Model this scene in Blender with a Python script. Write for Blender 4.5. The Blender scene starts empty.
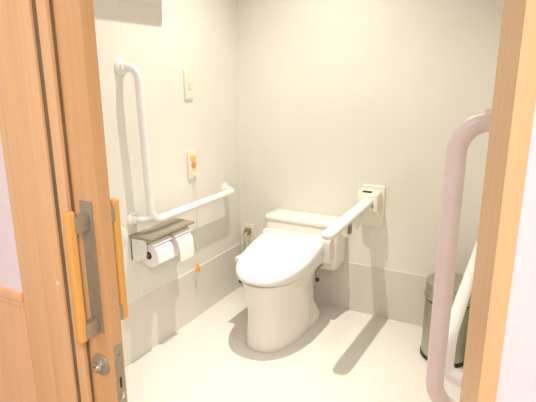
import bpy, bmesh, math
from mathutils import Vector, Matrix, Quaternion
S = bpy.context.scene
C = S.collection
V = Vector
PI = math.pi

# ------------------------------------------------------------------ materials
def new_mat(name, col, rough=.5, metal=0., spec=.5, coat=0.):
    m = bpy.data.materials.new(name); m.use_nodes = True
    b = m.node_tree.nodes['Principled BSDF']
    b.inputs['Base Color'].default_value = (*col, 1)
    b.inputs['Roughness'].default_value = rough
    b.inputs['Metallic'].default_value = metal
    b.inputs['Specular IOR Level'].default_value = spec
    b.inputs['Coat Weight'].default_value = coat
    return m

def lin(r, g, b):
    f = lambda c: (c/255/12.92) if c/255 <= .04045 else ((c/255+.055)/1.055)**2.4
    return (f(r), f(g), f(b))

def add_mottle(m, c1, c2, scale=(8, 8, 8), detail=4., bump=0., lo=.35, hi=.65, rough=None):
    nt = m.node_tree; N = nt.nodes; L = nt.links
    b = N['Principled BSDF']
    tc = N.new('ShaderNodeTexCoord'); mp = N.new('ShaderNodeMapping')
    mp.inputs['Scale'].default_value = scale
    L.new(tc.outputs['Object'], mp.inputs['Vector'])
    nz = N.new('ShaderNodeTexNoise'); nz.inputs['Scale'].default_value = 1.; nz.inputs['Detail'].default_value = detail
    L.new(mp.outputs['Vector'], nz.inputs['Vector'])
    cr = N.new('ShaderNodeValToRGB')
    cr.color_ramp.elements[0].position = lo; cr.color_ramp.elements[0].color = (*c1, 1)
    cr.color_ramp.elements[1].position = hi; cr.color_ramp.elements[1].color = (*c2, 1)
    L.new(nz.outputs['Fac'], cr.inputs['Fac'])
    L.new(cr.outputs['Color'], b.inputs['Base Color'])
    if bump:
        bp = N.new('ShaderNodeBump'); bp.inputs['Strength'].default_value = bump; bp.inputs['Distance'].default_value = .002
        L.new(nz.outputs['Fac'], bp.inputs['Height']); L.new(bp.outputs['Normal'], b.inputs['Normal'])
    return m

def wood(name, c1, c2, rough=.42):
    m = new_mat(name, c1, rough)
    return add_mottle(m, c1, c2, scale=(70, 70, 2.2), detail=5., bump=.05, lo=.3, hi=.72)

WALL = lin(236, 233, 223)
m_wall = add_mottle(new_mat('wall panel', WALL, .45), lin(234, 231, 221), lin(238, 235, 225), (2, 2, 2), 2.)
m_low = add_mottle(new_mat('lower wall panel', WALL, .5), lin(224, 219, 208), lin(228, 223, 212), (3, 3, 3), 2.)
m_joint = new_mat('panel joint', lin(239, 237, 228), .4)
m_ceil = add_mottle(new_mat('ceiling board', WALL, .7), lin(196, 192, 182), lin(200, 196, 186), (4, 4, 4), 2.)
m_floor = add_mottle(new_mat('vinyl floor', WALL, .42), lin(227, 222, 213), lin(233, 229, 221), (60, 60, 60), 6., .015, .3, .65)
m_outer = add_mottle(new_mat('corridor wallpaper', WALL, .7), lin(232, 217, 215), lin(235, 221, 219), (40, 40, 40), 3., .08)
m_wood = wood('frame wood', lin(227, 180, 127), lin(233, 189, 138))
m_door = wood('door wood', lin(210, 163, 110), lin(217, 172, 120))
m_bar = wood('handle wood', lin(230, 170, 84), lin(240, 184, 100), .35)
m_wains = wood('wainscot wood', lin(230, 182, 134), lin(238, 192, 146))
m_white = new_mat('white resin', lin(240, 236, 230), .3)
m_rail = add_mottle(new_mat('coated rail', lin(243, 239, 236), .3), lin(242, 238, 235), lin(245, 241, 238), (20, 20, 20), 2.)
m_pink = add_mottle(new_mat('pinkish coated rail', lin(238, 222, 214), .3), lin(237, 220, 211), lin(239, 224, 217), (15, 15, 15), 2.)
m_cer = new_mat('ceramic', lin(236, 231, 221), .12, coat=.4)
m_lid = new_mat('lid plastic', lin(232, 229, 222), .25)
m_cream = new_mat('cream plastic', lin(238, 230, 208), .35)
m_ivory = new_mat('ivory plastic', lin(240, 234, 219), .35)
m_grey = new_mat('grey metal', lin(150, 140, 122), .45, .6)
m_brush = add_mottle(new_mat('brushed metal', lin(150, 141, 120), .45, .5), lin(170, 160, 135), lin(177, 167, 142), (40, 40, 40), 3.)
m_chrome = new_mat('chrome', lin(225, 220, 210), .15, 1.)
m_steel = add_mottle(new_mat('stainless steel', lin(180, 178, 162), .32, .8), lin(172, 170, 154), lin(186, 184, 168), (300, 300, 4), 3.)
m_dark = new_mat('dark plastic', lin(40, 36, 30), .5)
m_shelf = add_mottle(new_mat('grey shelf top', lin(150, 142, 122), .35), lin(146, 138, 118), lin(156, 148, 128), (60, 60, 60), 4.)
m_paper = add_mottle(new_mat('tissue paper', lin(246, 242, 240), .9), lin(244, 240, 238), lin(248, 245, 243), (60, 60, 60), 3., .2)
m_core = new_mat('cardboard core', lin(150, 125, 95), .9)
m_orange = new_mat('orange plastic', lin(250, 166, 58), .35)
m_orange2 = new_mat('orange button', lin(250, 150, 82), .35)
m_olive = new_mat('beige plug', lin(150, 138, 84), .5)
m_cable = new_mat('pale cable', lin(226, 220, 196), .5)
m_corr = add_mottle(new_mat('corridor floor', lin(190, 165, 135), .5), lin(180, 155, 125), lin(200, 175, 145), (6, 6, 6), 3.)

m_groove = add_mottle(new_mat('dark groove shade', lin(120, 100, 68), .9), lin(112, 92, 60), lin(128, 108, 74), (90, 90, 12), 3.)  # dark tone stands in for shade in the casing grooves

def emis(name, col, s):
    m = bpy.data.materials.new(name); m.use_nodes = True
    N = m.node_tree.nodes; b = N['Principled BSDF']
    b.inputs['Emission Color'].default_value = (*col, 1); b.inputs['Emission Strength'].default_value = s
    b.inputs['Base Color'].default_value = (.9, .9, .9, 1)
    return m

# ------------------------------------------------------------------ mesh helpers
def obj(name, bm, mat, parent=None, smooth=True, angle=40, kind=None):
    bmesh.ops.recalc_face_normals(bm, faces=bm.faces)
    me = bpy.data.meshes.new(name); bm.to_mesh(me); bm.free()
    for p in me.polygons: p.use_smooth = smooth
    if smooth:
        me.set_sharp_from_angle(angle=math.radians(angle))
    mats = mat if isinstance(mat, (list, tuple)) else [mat]
    for m in mats: me.materials.append(m)
    o = bpy.data.objects.new(name, me); C.objects.link(o)
    if parent: o.parent = parent
    if kind: o['kind'] = kind
    return o

def box(x0, x1, y0, y1, z0, z1, bev=0., seg=2, bm=None, mi=0):
    b = bm or bmesh.new()
    n = bmesh.new() if bm else b
    vs = [n.verts.new((x, y, z)) for x in (x0, x1) for y in (y0, y1) for z in (z0, z1)]
    for f in ((0,1,3,2), (4,6,7,5), (0,4,5,1), (2,3,7,6), (0,2,6,4), (1,5,7,3)):
        n.faces.new([vs[i] for i in f])
    bmesh.ops.recalc_face_normals(n, faces=n.faces)
    if bev:
        bmesh.ops.bevel(n, geom=list(n.edges), offset=bev, segments=seg, profile=.6, affect='EDGES')
    if bm: join(b, n, mi=mi)
    return b

def join(dst, src, mat=None, mi=0):
    mp = {}
    for v in src.verts:
        mp[v] = dst.verts.new((mat @ v.co) if mat else v.co)
    for f in src.faces:
        try:
            nf = dst.faces.new([mp[v] for v in f.verts]); nf.material_index = mi if mi else f.material_index
        except ValueError: pass
    src.free()

def loft(rings, cap0=True, cap1=True, bm=None):
    b = bm or bmesh.new()
    R = [[b.verts.new(p) for p in r] for r in rings]
    n = len(R[0])
    for a, c in zip(R, R[1:]):
        for i in range(n):
            b.faces.new((a[i], a[(i+1) % n], c[(i+1) % n], c[i]))
    if cap0: b.faces.new(R[0][::-1])
    if cap1: b.faces.new(R[-1])
    return b

def lathe(prof, n=32, axis='z', at=(0, 0, 0), bm=None):
    rings = []
    for r, h in prof:
        ring = []
        for i in range(n):
            a = 2*PI*i/n; u, w = r*math.cos(a), r*math.sin(a)
            p = {'z': (u, w, h), 'x': (h, u, w), 'y': (u, h, w)}[axis]
            ring.append((p[0]+at[0], p[1]+at[1], p[2]+at[2]))
        rings.append(ring)
    b = bmesh.new()
    loft(rings, bm=b)
    if bm: join(bm, b); return bm
    return b

def fillet(pts, radii, seg=8):
    pts = [V(p) for p in pts]; out = [pts[0]]
    for i in range(1, len(pts)-1):
        p, a, b = pts[i], pts[i-1], pts[i+1]
        r = radii[i-1] if isinstance(radii, (list, tuple)) else radii
        d1 = (a-p).normalized(); d2 = (b-p).normalized()
        ang = d1.angle(d2)
        if r <= 0 or ang > PI-.01: out.append(p); continue
        t = r/math.tan(ang/2)
        c = p+(d1+d2).normalized()*(r/math.sin(ang/2))
        s = p+d1*t-c; e = p+d2*t-c
        ax = s.cross(e).normalized(); tot = s.angle(e)
        for k in range(seg+1):
            out.append(c+Quaternion(ax, tot*k/seg) @ s)
    out.append(pts[-1]); return out

def tube(pts, r, n=16, bm=None, round_end=False):
    pts = [V(p) for p in pts]
    rr = r if isinstance(r, (list, tuple)) else [r]*len(pts)
    rings = []; t0 = (pts[1]-pts[0]).normalized()
    up = V((0, 0, 1)) if abs(t0.z) < .9 else V((0, 1, 0))
    u = t0.cross(up).normalized(); prev = t0
    for i, p in enumerate(pts):
        if i == 0: t = t0
        elif i == len(pts)-1: t = (pts[i]-pts[i-1]).normalized()
        else: t = ((pts[i+1]-p).normalized()+(p-pts[i-1]).normalized()).normalized()
        ax = prev.cross(t)
        if ax.length > 1e-6: u = Quaternion(ax.normalized(), prev.angle(t)) @ u
        prev = t; w = t.cross(u).normalized(); u = w.cross(t).normalized()
        rings.append([tuple(p+(u*math.cos(2*PI*k/n)+w*math.sin(2*PI*k/n))*rr[i]) for k in range(n)])
    b = bmesh.new(); loft(rings, bm=b)
    if bm: join(bm, b); return bm
    return b

def outline(w, yf, yc, yb, nf=2.2, nb=6., n=56, x=0.):
    """egg plan: front half-ellipse towards -y, squared back"""
    out = []
    for i in range(n):
        a = 2*PI*i/n+PI/n; c, s = math.cos(a), math.sin(a)
        e = nf if s < 0 else nb
        L = (yc-yf) if s < 0 else (yb-yc)
        out.append((x+w*math.copysign(abs(c)**(2/e), c), yc+L*math.copysign(abs(s)**(2/e), s)))
    return out

def rrect(w, d, r, n=6):
    out = []
    for cx, cy, a0 in ((w-r, d-r, 0), (-w+r, d-r, PI/2), (-w+r, -d+r, PI), (w-r, -d+r, 1.5*PI)):
        for k in range(n+1):
            a = a0+PI/2*k/n
            out.append((cx+r*math.cos(a), cy+r*math.sin(a)))
    return out

def thing(name, label, cat, loc, group=None, kind=None):
    o = bpy.data.objects.new(name, None); C.objects.link(o)
    o.empty_display_size = .05
    o.location = loc
    if label: o['label'] = label
    if cat: o['category'] = cat
    if group: o['group'] = group
    if kind: o['kind'] = kind
    return o

def tag(o, label, cat, group=None):
    o['label'] = label; o['category'] = cat
    if group: o['group'] = group
    return o

def rel(bm, p):            # world-space mesh -> local to a thing at p
    bmesh.ops.translate(bm, verts=bm.verts, vec=(-p[0], -p[1], -p[2])); return bm

# ------------------------------------------------------------------ the room
RX, FY, HZ = 1.54, -1.78, 2.40
def struct(name, bm, mat, parent=None, smooth=False):
    o = obj(name, bm, mat, parent, smooth); 
    if not parent: o['kind'] = 'structure'
    return o

struct('floor', box(-.1, RX+.1, -1.84, .1, -.08, 0), m_floor)
struct('floor_corridor', box(-1.6, 3.2, -4.2, -1.84, -.08, -.004), m_corr)
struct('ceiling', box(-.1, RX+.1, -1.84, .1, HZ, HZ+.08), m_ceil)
struct('wall_left', box(-.1, 0, FY-.03, .1, 0, HZ), m_wall)
struct('wall_back', box(0, RX, 0, .1, 0, HZ), m_wall)
struct('wall_right', box(RX, RX+.1, -1.742, .1, 0, HZ), m_wall)
b = box(0, .70, FY-.02, FY, 0, HZ)
box(.70, RX, FY-.02, FY, 2.02, HZ, bm=b)
struct('wall_front', b, m_wall)
# corridor side of the front wall: left of the frame, right of it, above it
b = box(-1.6, .505, -1.858, -1.849, 0, HZ); box(1.5846, 3.2, -1.866, -1.80, 0, HZ, bm=b); box(.505, 1.5846, -1.858, -1.849, 2.10, HZ, bm=b)
struct('wall_corridor', b, m_outer)
# lower, greyer panels of the wet room with their pale lip
LOW = .297
struct('baseboard_left', box(0, .004, FY, 0, 0, LOW), m_low)
struct('baseboard_back', box(.004, RX, -.004, 0, 0, LOW), m_low)
struct('baseboard_right', box(RX-.004, RX, FY, -.004, 0, LOW), m_low)
b = box(0, .0042, FY, 0, LOW, LOW+.003); box(.0042, RX, -.0042, 0, LOW, LOW+.003, bm=b)
struct('trim_1', b, m_joint)
# pale joint strips between wall panels
b = box(.777, .782, -.0008, 0, LOW+.003, HZ); box(0, .0008, -.935, -.930, LOW+.003, HZ, bm=b)
box(0, .005, -.005, 0, LOW+.003, HZ, bm=b)
struct('trim_2', b, m_joint)

# door casing on the corridor side, left: three stepped boards, gap, stop strip
def tall(x0, x1, y0, y1, z1=2.10, bev=.002): return box(x0, x1, y0, y1, 0, z1, bev)
struct('trim_3', tall(.505, .530, -1.8595, -1.849), m_wood, smooth=True)
struct('trim_4', tall(.530, .598, -1.8630, -1.849), m_wood, smooth=True)
t5 = struct('trim_5', tall(.598, .671, -1.8672, -1.849, bev=.0022), m_wood, smooth=True)
t6 = struct('trim_6', tall(.685, .713, -1.8625, -1.849, bev=.0008), m_wood, smooth=True)
obj('screw_cap', lathe([(.0050, 0), (.0050, -.001), (0, -.0014)], 16, 'y', (0.6564, -1.8672, 0.8870)), m_cream, t5)
# right: splayed jamb and its narrow casing
def prism(poly, z0, z1):
    return loft([[(x, y, z0) for x, y in poly], [(x, y, z1) for x, y in poly]])
b = box(.6712, .6848, -1.8612, -1.8485, 0, 2.10); box(.7132, .7165, -1.8530, -1.8485, 0, 2.10, bm=b)  # dark strips filling both gaps, groove shade put into their colour
struct('trim_11', b, m_groove)
struct('trim_7', prism([(1.5295, -1.752), (1.5395, -1.74), (1.5845, -1.74), (1.5845, -1.868), (1.5615, -1.868)], 0, 2.10), m_wood)
struct('trim_8', box(.7205, 1.56, -1.866, -1.850, 2.02, 2.10, .002), m_wood, smooth=True)
# wainscot with cap rail left of the casing
struct('trim_9', box(-1.6, .505, -1.8605, -1.858, 0, .80), m_wains)
b = box(-1.6, .505, -1.868, -1.858, .80, .826, .003); box(-1.6, .505, -1.864, -1.858, .785, .80, .002, bm=b)
struct('trim_10', b, m_wains, smooth=True)

# ------------------------------------------------------------------ sliding door
DX, DF, DB = .792, -1.847, -1.813
door = struct('door_1', box(-.05, DX, DF, DB, .012, 2.05, .0015), m_door, smooth=True)
def handle(side):
    y0 = DF if side < 0 else DB
    s = side
    ya, yb = (.034, .054) if s < 0 else (.036, .058)
    h = obj('door_handle', box(.741, .760, min(y0+s*ya, y0+s*yb), max(y0+s*ya, y0+s*yb), .772, 1.078, .006, 3), m_bar, door)
    p = obj('handle_plate', box(.736, .773, min(y0, y0+s*.003), max(y0, y0+s*.003), .778, 1.092, .001), m_brush, h)
    for z in (.796, 1.046):
        bb = box(.741, .762, min(y0+s*.003, y0+s*.040), max(y0+s*.003, y0+s*.040), z-.019, z+.019, .003)
        lathe([(.0045, 0), (.0045, .0015), (.002, .002)], 12, 'x', (.762, y0+s*.020, z), bm=bb)
        obj('bracket', bb, m_brush, h)
handle(-1); handle(1)
LZ = .692
k = obj('lock', lathe([(.027, 0), (.027, -.002), (.0255, -.0055), (.018, -.007), (.0, -.0072)], 36, 'y', (.752, DF, LZ)), m_brush, door)
k['label'] = 'round satin metal lock rose'
kb = lathe([(.0115, -.006), (.0115, -.015), (.0105, -.017), (0, -.0172)], 28, 'y', (.752, DF, LZ))
box(.7445, .7595, DF-.024, DF-.015, LZ-.003, LZ+.003, .0015, bm=kb)
obj('knob', kb, m_chrome, k)
lp = obj('lock_plate', box(DX, DX+.0022, -1.8415, -1.8185, .555, .745, .0008), m_brush, door)
lp['label'] = 'metal lock face plate on the door edge'
obj('latch_slot', box(DX+.0018, DX+.003, -1.834, -1.828, .632, .660), m_dark, lp, smooth=False)
b = lathe([(.0042, 0), (.0042, .0012), (.002, .0018)], 14, 'x', (DX+.002, -1.830, .720)); 
obj('screw', b, m_grey, lp)
b = box(DX+.0018, DX+.006, -1.836, -1.826, .602, .622, .002)
obj('latch', b, m_chrome, lp)

# ------------------------------------------------------------------ toilet
T = (.489, 0, 0)
toilet = thing('toilet', 'white floor-standing toilet with closed lid and low tank against the back wall', 'toilet', T)
def ringz(ol, z): return [(x, y, z(x, y) if callable(z) else z) for x, y in ol]
# skirted front of the bowl
prof = [(0, 0.1431, -.660, -.36), (.012, 0.1468, -.668, -.36), (.03, 0.1459, -.667, -.36), (.09, 0.1384, -.658, -.36), (.18, 0.1356, -.652, -.36),
        (.25, 0.1412, -.660, -.36), (.31, 0.1562, -.674, -.36), (.35, 0.1639, -.685, -.36), (.362, 0.1639, -.685, -.36), (.368, 0.1581, -.677, -.36)]
b = loft([ringz(outline(w, yf, yc, -.300, 2.3, 9, x=.004), z) for z, w, yf, yc in prof])
obj('bowl', b, m_cer, toilet)
# rear column with recessed flanks and a foot flange
b = loft([ringz(outline(w, -.33, -.25, -.165, 8, 8), z) for z, w in ((0, .150), (.012, .152), (.045, .150), (.062, .136), (.10, .112), (.20, .106), (.28, .114), (.34, .15), (.366, .166))])
obj('pedestal', b, m_cer, toilet)
b = loft([ringz(outline(w, yf, -.36, -.22, 2.25, 8, x=.008), z) for z, w, yf in ((.368, .170, -.674), (.372, .176, -.682), (.384, .176, -.682), (.388, .172, -.678))])
obj('seat', b, m_lid, toilet)
# lid: slopes up towards the hinge
LYF, LYB = -.722, -.254
def lz(y): return .416+(y-LYF)/(LYB-LYF)*.082
def lidring(w, ins, dz): return ringz(outline(w, LYF+ins, -.39, LYB-ins*.3, 2.25, 10, x=.010), lambda x, y: max(.389, lz(y)+dz))
b = bmesh.new()
R = [ringz(outline(.183, LYF+.012, -.39, LYB, 2.25, 10, x=.010), .3885), ringz(outline(.190, LYF+.002, -.39, LYB, 2.25, 10, x=.010), .392)]
R += [lidring(.192, 0, -.018), lidring(.1905, .002, -.009), lidring(.186, .008, -.002), lidring(.176, .022, .001), lidring(.14, .08, .003), lidring(.07, .18, .004)]
loft(R, bm=b)
obj('lid', b, m_lid, toilet)
# washlet housing behind the lid
pts = [(-.240, .388), (-.242, .40), (-.242, .480), (-.238, .494), (-.226, .502), (-.20, .505), (-.182, .501), (-.178, .49), (-.178, .368), (-.240, .368)]
rings = [[(x, -.214+(y+.214)*k, .44+(z-.44)*k2) for y, z in pts] for x, k, k2 in ((-.196, .9, .94), (-.19, 1, 1), (.212, 1, 1), (.218, .9, .94))]
obj('bidet_unit', loft(rings), m_lid, toilet)
# control panel arm at the left of the seat
b = box(-.222, -.176, -.50, -.19, .386, .416, .008, 3)
o = obj('control_panel', b, m_lid, toilet)
b = bmesh.new()
for i in range(3): box(-.213, -.199, -.30-.035*i, -.28-.035*i, .417, .4195, .001, bm=b)
obj('button', b, m_ivory, o)
# tank and its cover
def tank_ring(ins, z): return [(x+.008, y-.0905, z) for x, y in rrect(.225-ins, .0875-ins, .03-ins*.3)]
b = loft([tank_ring(.022, .298), tank_ring(.008, .302), tank_ring(.002, .312), tank_ring(0, .34), tank_ring(0, .537), tank_ring(.003, .545)])
obj('tank', b, m_cer, toilet)
b = loft([tank_ring(.004, .545), tank_ring(-.003, .5465), tank_ring(-.004, .551), tank_ring(-.004, .564), tank_ring(.000, .571), tank_ring(.009, .575), tank_ring(.05, .577)])
for v in b.verts: v.co.y = min(v.co.y, -.002)
obj('tank_lid', b, m_cer, toilet)
# supply and drain pipes with dark ends beside the bowl
def hose(x, y, z0, z1):
    h = obj('supply_hose', tube(fillet([(x, y+.06, z1), (x, y, z1), (x, y, z0)], .03), .007, 12), m_brush, toilet)
    obj('hose_nut', lathe([(.0095, z0-.012), (.0105, z0-.009), (.0105, z0+.006), (.009, z0+.009)], 16, 'z', (x, y, 0)), m_dark, h)
hose(.172, -.290, .290, .350); hose(-.206, -.47, .275, .385)

# ------------------------------------------------------------------ fold-down armrest beside the toilet
AX, AZ = .858, .697
arm = thing('fold_down_armrest', 'white folding armrest on the back wall, lowered beside the toilet', 'armrest', (AX, 0, AZ))
L0 = (AX, 0, AZ)
b = loft([[(x, y, z) for x, z in [(p[0], p[1]) for p in rrect(w, h, .012)]] for y, w, h in ((0, .064, .118), (-.010, .064, .118), (-.014, .060, .114))])
bmesh.ops.translate(b, verts=b.verts, vec=(.008, 0, -.04))
obj('wall_plate', b, m_ivory, arm)
b = loft([[(x, y, z) for x, z in rrect(w, h, .012)] for y, w, h in ((-.012, .060, .060), (-.05, .060, .058), (-.072, .056, .052), (-.08, .046, .042))])
bmesh.ops.translate(b, verts=b.verts, vec=(-.006, 0, -.004))
hb = obj('hinge_housing', b, m_ivory, arm)
obj('slot', box(-.036, .014, -.074, -.055, .050, .0555, .001), m_dark, hb)
obj('hinge_cheek', box(.034, .056, -.098, -.02, -.052, .048, .008, 3), m_ivory, hb)
obj('hinge_pin', lathe([(.010, -.002), (.010, .006), (.007, .009)], 16, 'x', (.030, -.086, -.022)), m_grey, hb)
# padded rail: a flattened tube with a rounded nose
rings = []
def arm_sec(y, w, h, dz=0):
    return [(w*math.copysign(abs(math.cos(a))**.7, math.cos(a)), y, dz+h*math.copysign(abs(math.sin(a))**.7, math.sin(a))) for a in [2*PI*i/28 for i in range(28)]]
for y, w, h in ((-.055, .020, .016), (-.075, .027, .021), (-.10, .031, .0195), (-.45, .031, .0195), (-.590, .031, .0195), (-.620, .029, .0185), (-.638, .023, .015), (-.646, .012, .008)):
    rings.append(arm_sec(y, w, h))
b = loft(rings)
for v in b.verts:                                   # the rail droops a little towards its nose
    d = max(0, -.06-v.co.y); v.co.z -= .062*d; v.co.x -= .03*d
obj('arm_rail', b, m_lid, arm)
# hook bracket under the rail: white loop with a grey lever
b = tube(fillet([(-.008, -.42, -.03), (-.008, -.42, -.085), (-.008, -.365, -.108), (-.008, -.35, -.03)], [.03, .025], 6), .013, 12)
hk = obj('hook_bracket', b, m_ivory, arm)
obj('lever', box(-.002, .012, -.392, -.368, -.09, -.035, .003), m_grey, hk)
obj('stay', box(-.014, .014, -.30, -.24, -.095, -.018, .006), m_ivory, arm)

# ------------------------------------------------------------------ grab rails on the side walls
def flange(parent, x, y, z, s, mat, r=.036):
    pr = [(r, 0), (r, s*.006), (r-.004, s*.012), (.021, s*.017), (.021, s*.03)]
    b = lathe(pr, 28, 'x', (x, y, z)); return obj('flange', b, mat, parent)
RO = .078
gy, gz = -.912, .699
g = thing('grab_rail', 'white L-shaped grab rail on the left wall above the paper holder', 'grab rail', (0, gy, gz))
pts = fillet([(.004, -.958, 1.394), (RO, -.938, 1.394), (RO, gy, gz), (RO, -.205, gz), (.004, -.18, gz)], [.05, .062, .045], 10)
obj('rail', rel(tube(pts, .0185, 20), (0, gy, gz)), m_rail, g)
pts = fillet([(.004, -.955, gz+.015), (.05, -.95, gz+.015), (RO-.002, gy, gz+.02)], .02, 5)
obj('support_post', rel(tube(pts, .0145, 16), (0, gy, gz)), m_rail, g)
for (y, z) in ((-.959, 1.394), (-.956, gz+.015), (-.18, gz)):
    f = flange(g, 0, y-gy, z-gz, 1, m_rail)
# the one by the door on the right wall
W = RX
ry, rz = -1.597, .668
g2 = thing('grab_rail', 'pinkish white vertical grab rail on the right wall just inside the door jamb', 'grab rail', (RX, ry, rz))
pts = fillet([(W-.004, ry, 1.274), (W-RO+.005, ry, 1.274), (W-RO+.005, ry, rz), (W-.004, ry, rz)], [.060, .060], 12)
obj('rail', rel(tube(pts, .0185, 24), (RX, ry, rz)), m_pink, g2)
for z in (1.274, rz): flange(g2, 0, 0, z-rz, -1, m_pink)
hy, hz_ = -1.375, .706
g3 = thing('grab_rail', 'white horizontal grab rail on the right wall in front of the pedal bin', 'grab rail', (RX, hy, hz_))
pts = fillet([(W-.004, hy, hz_-.10), (W-RO, hy, hz_-.10), (W-RO, hy+.03, hz_), (W-RO, -.50, hz_), (W-.004, -.50, hz_)], [.036, .045, .05], 12)
obj('rail', rel(tube(pts, .0185, 24), (RX, hy, hz_)), m_rail, g3)
flange(g3, 0, 0, -.10, -1, m_rail); flange(g3, 0, -.50-hy, 0, -1, m_rail)

# ------------------------------------------------------------------ double paper holder and two rolls
HY, HZZ = -.820, .628
h = thing('paper_holder', 'double toilet paper holder with a grey shelf top on the left wall', 'paper holder', (0, HY, HZZ))
hp = (0, -.805, HZZ)
obj('shelf', rel(box(.0, .130, -.972, -.638, .628, .640, .004, 2), hp), m_shelf, h)
b = box(0, .012, -.966, -.644, .50, .628, .003)
obj('back_plate', rel(b, hp), m_white, h)
def side(y0, y1):
    poly = [(.002, .520), (.045, .515), (.075, .530), (.084, .55), (.088, .627), (.002, .627)]
    return loft([[(x, y0, z) for x, z in poly], [(x, y1, z) for x, z in poly]])
for y0, y1 in ((-.966, -.950), (-.813, -.797), (-.660, -.644)):
    obj('side_cheek', rel(side(y0, y1), hp), m_white, h)
def cover(y0, y1):
    ring = []
    arc = [(.012, .618), (.06, .620), (.092, .618), (.112, .610), (.124, .598)]
    inn = [(x-.004 if x > .05 else x, z-.004) for x, z in arc][::-1]
    sec = arc+inn
    return loft([[(x, y0, z) for x, z in sec], [(x, y1, z) for x, z in sec]])
for y0, y1 in ((-.946, -.817), (-.793, -.664)):
    c = obj('cover', rel(cover(y0, y1), hp), m_white, h)
    obj('spindle', rel(lathe([(.008, y0-.004), (.008, y1+.004)], 14, 'y', (.082, 0, .543)), hp), m_grey, h)
def roll(yc, label, hang):
    r0, r1, w = .0575, .019, .056
    c = (.082, yc-.015, .543)
    t = thing('toilet_paper_roll', label, 'toilet paper', c, 'toilet paper rolls in the double holder')
    prof = [(r1, -w), (r0-.003, -w), (r0, -w+.003), (r0, w-.003), (r0-.003, w), (r1, w), (r1, -w)]
    b = bmesh.new(); n = 40
    rings = [[(r*math.cos(2*PI*i/n), hh, r*math.sin(2*PI*i/n)) for i in range(n)] for r, hh in prof]
    loft(rings, False, False, bm=b); bmesh.ops.remove_doubles(b, verts=b.verts, dist=1e-5)
    obj('paper', b, m_paper, t)
    b = loft([[(r*math.cos(2*PI*i/24), hh, r*math.sin(2*PI*i/24)) for i in range(24)] for r, hh in ((r1-.0015, -w+.001), (r1-.0002, -w+.001), (r1-.0002, w-.001), (r1-.0015, w-.001), (r1-.0015, -w+.001))], False, False)
    obj('core', b, m_core, t)
    # free end of the paper, hanging from the front
    sec = [(r0*math.cos(a)+.0008, r0*math.sin(a)) for a in (1.1, .8, .5, .25, 0)]
    sec += [(r0+.002, -.02), (r0+.0035, -hang)]
    sec2 = [(x+.0012, z) for x, z in sec][::-1]
    poly = sec+sec2
    obj('loose_sheet', loft([[(x, -w+.001, z) for x, z in poly], [(x, w-.001, z) for x, z in poly]]), m_paper, t)
roll(-.8815, 'toilet paper roll in the left half of the double holder, nearer the door', .03)
roll(-.7285, 'toilet paper roll in the right half of the double holder, nearer the toilet', .075)

# ------------------------------------------------------------------ small wall fittings
p = thing('control_plate', 'cream wall plate with small buttons, upper of the two plates on the left wall', 'wall plate', (0, -.496, 1.312))
obj('plate', box(0, .010, -.034, .034, -.075, .075, .003, 2), m_cream, p)
obj('button', box(.009, .014, -.010, .014, .004, .024, .002), m_ivory, p)
obj('button', box(.009, .014, -.010, .014, -.022, -.004, .002), m_cable, p)
obj('flap', box(.009, .012, -.026, .026, -.066, -.030, .001), m_ivory, p)
p = thing('call_button', 'cream emergency call plate with orange button and pull cord on the left wall', 'call button', (0, -.493, .895))
obj('plate', box(0, .012, -.039, .039, -.075, .075, .004, 2), m_cream, p)
o = obj('button', lathe([(.0175, .010), (.0175, .017), (.014, .020), (0, .0205)], 28, 'x', (0, .002, .002)), m_orange2, p); o['label'] = 'orange push button'
lp_ = bmesh.new(); box(.010, .0145, -.024, .026, .026, .052, .002, bm=lp_)
o = obj('indicator', lp_, new_mat('amber lens', lin(240, 205, 120), .3), p)
cd = obj('pull_cord', tube([(.024, .004, -.05), (.026, -.002, -.18), (.028, -.012, -.42), (.030, -.018, -.56)], .0018, 8), m_cable, p)
obj('cord_outlet', box(.006, .03, -.006, .014, -.066, -.048, .003), m_cream, p)
o = obj('pull_knob', lathe([(.003, .030), (.0055, .024), (.0095, .006), (.0115, -.012), (.010, -.020), (0, -.022)], 20, 'z', (.030, -.018, -.582)), m_orange, cd); o['label'] = 'orange pull knob'
# rounded white fitting nearest the door
b = loft([[(x, y, z) for y, z in rrect(w, hh, .03)] for x, w, hh in ((0, .046, .046), (.035, .046, .046), (.055, .042, .042), (.064, .034, .034))])
bmesh.ops.translate(b, verts=b.verts, vec=(0, 0, 0))
o = obj('wall_dispenser', b, m_white); o.location = (0, -1.090, .668)
tag(o, 'small white rounded fitting on the left wall, half hidden by the inner door handle', 'dispenser')
# outlet on the back wall with plug and lead
p = thing('power_outlet', 'cream power outlet low on the back wall left of the toilet', 'outlet', (.070, 0, .375))
obj('plate', box(-.035, .035, -.009, 0, -.060, .060, .003), m_cream, p)
obj('socket', box(-.016, .018, -.013, -.008, -.01, .042, .002), m_ivory, p)
q = thing('appliance_cord', 'pale power lead plugged into the outlet left of the toilet', 'cord', (.07, -.013, .39))
obj('plug', box(-.018, .016, -.030, 0, -.014, .026, .004), m_olive, q)
obj('lead', tube(fillet([(.0, -.03, .0), (.0, -.045, -.0), (.012, -.05, -.10), (.10, -.05, -.16), (.185, -.05, -.10)], [.014, .04, .03], 6), .004, 10), m_cable, q)
# pale pipe standing in the corner beside the outlet
b = tube(fillet([(.026, -.03, .0), (.026, -.03, .395), (.026, -.004, .395)], .02, 6), .006, 12)
b2 = lathe([(.011, 0), (.011, .006), (.007, .008)], 16, 'z', (.026, -.03, 0)); join(b, b2)
o = obj('supply_pipe', rel(b, (.026, -.03, 0)), m_cable); o.location = (.026, -.03, 0)
tag(o, 'thin pale upright pipe in the back left corner by the outlet', 'pipe')

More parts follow.
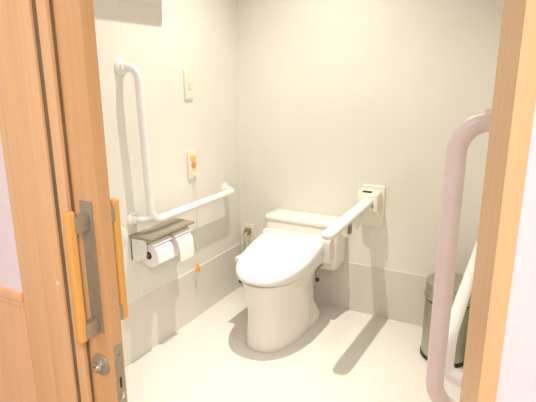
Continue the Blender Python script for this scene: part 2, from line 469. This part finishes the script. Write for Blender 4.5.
# ------------------------------------------------------------------ pedal bin
BX, BY = 1.332, -.245
t = thing('pedal_bin', 'round stainless steel pedal bin in the back right corner behind the jamb', 'bin', (BX, BY, 0))
obj('body', lathe([(.108, .018), (.110, .02), (.111, .30), (.108, .305), (.0, .305)], 48), m_steel, t)
obj('base', lathe([(.110, 0), (.114, .003), (.114, .019), (.108, .022)], 48), m_dark, t)
obj('rim', lathe([(.1085, .303), (.109, .305), (.109, .3145), (.1085, .3155)], 48), m_dark, t)
obj('lid', lathe([(.108, .3155), (.1155, .316), (.1165, .320), (.1165, .330), (.114, .333), (.113, .392), (.108, .401), (.09, .408), (.05, .413), (0, .414)], 48), m_steel, t)
pd = box(-.028, .028, -.150, -.105, .012, .024, .004)
obj('pedal', pd, m_dark, t)
obj('front_strip', box(-.024, .024, -.1165, -.1085, .022, .030, .002), m_steel, t)

# ------------------------------------------------------------------ unseen cabinet added to cast shade, then the ceiling lamps
WC = (0, -1.157, 1.765)
c = thing('shade_cabinet', 'unseen shallow cabinet added high on the left wall to cast shade', 'cabinet', WC)
obj('body', box(.001, .135, -.46, .495, 0, .45, .003), m_white, c)
for y0, y1 in ((-.455, .015), (.02, .49)):
    d = obj('door', box(.1355, .150, y0, y1, .004, .446, .003), m_white, c)
    obj('knob', lathe([(.005, 0), (.005, .01), (.009, .014), (.009, .02), (0, .022)], 16, 'x', (.150, .0 if y0 < 0 else .04, .05)), m_chrome, d)

ROOM = (1., .945, .84)
def downlight(x, y, label, power, size, col, glow):
    t = thing('ceiling_downlight', label, 'ceiling light', (x, y, HZ))
    b = loft([[(r*math.cos(2*PI*i/32), r*math.sin(2*PI*i/32), z) for i in range(32)] for r, z in ((.052, 0), (.062, -.001), (.062, -.006), (.048, -.008), (.046, 0), (.052, 0))], False, False)
    obj('ring', b, m_white, t)
    obj('diffuser', lathe([(.045, 0), (.045, -.003), (0, -.0035)], 32), emis('lamp glow', col, glow), t)
    # the reflector throws a bright core beam and a wider, weaker spill
    for nm, share, cone, bl in (('lamp', .58, 54, 1.), ('lamp_spill', .41, 130, 1.)):
        ld = bpy.data.lights.new(nm, 'SPOT'); ld.shadow_soft_size = size; ld.energy = power*share; ld.color = col
        ld.spot_size = math.radians(cone); ld.spot_blend = bl
        lo = bpy.data.objects.new(nm, ld); C.objects.link(lo); lo.location = (0, 0, -.022); lo.parent = t
    return t
downlight(.625, -.64, 'round ceiling downlight above the toilet', 168, .014, ROOM, 6)
downlight(.98, -1.22, 'round fill downlight added nearer the door', 42, .07, (1., .94, .90), 6)  # added fill, lifts the left wall, front floor and bowl

# corridor light: a long panel on the corridor ceiling behind the viewpoint
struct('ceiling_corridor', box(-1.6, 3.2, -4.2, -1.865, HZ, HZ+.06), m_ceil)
def corridor_light(x, y, label, power):
    t = thing('corridor_light', label, 'ceiling light', (x, y, HZ))
    obj('housing', box(-.62, .62, -.16, .16, -.03, 0, .004), m_white, t)
    obj('diffuser', box(-.60, .60, -.14, .14, -.036, -.03, .002), emis('corridor glow', CORR, 4), t)
    ld = bpy.data.lights.new('corridor_lamp', 'AREA'); ld.shape = 'RECTANGLE'; ld.size = 1.2; ld.size_y = .28; ld.energy = power; ld.color = CORR
    lo = bpy.data.objects.new('corridor_lamp', ld); C.objects.link(lo); lo.parent = t; lo.location = (0, 0, -.04)
CORR = (1., .935, .99)
corridor_light(2.45, -3.15, 'long white ceiling light in the corridor, right of the doorway', 66)
corridor_light(.25, -3.15, 'long fill light added in the corridor, left of the doorway', 17)  # added fill, brightens the left door frame

# ambient of the corridor beyond
w = bpy.data.worlds.new('World'); S.world = w; w.use_nodes = True
bg = w.node_tree.nodes['Background']; bg.inputs['Color'].default_value = (1., .91, .93, 1); bg.inputs['Strength'].default_value = .55

# ------------------------------------------------------------------ camera
f, pt, yw, rl = 481.5678, .251612863, .497226591, -.002934160
F = V((-math.sin(yw)*math.cos(pt), math.cos(yw)*math.cos(pt), -math.sin(pt)))
R0 = V((math.cos(yw), math.sin(yw), 0)); U0 = R0.cross(F)
R = R0*math.cos(rl)+U0*math.sin(rl); U = -R0*math.sin(rl)+U0*math.cos(rl)
cd = bpy.data.cameras.new('Camera'); cam = bpy.data.objects.new('Camera', cd); C.objects.link(cam)
cam.matrix_world = Matrix(((R.x, U.x, -F.x, 1.58314767), (R.y, U.y, -F.y, -2.54693622), (R.z, U.z, -F.z, 1.35), (0, 0, 0, 1)))
cd.sensor_fit = 'HORIZONTAL'; cd.sensor_width = 36; cd.lens = f*36/536; cd.clip_start = .01
S.camera = cam
S.view_settings.view_transform = 'Standard'; S.view_settings.look = 'None'
S.view_settings.exposure = 0.; S.view_settings.gamma = 1.; S.view_settings.use_curve_mapping = False
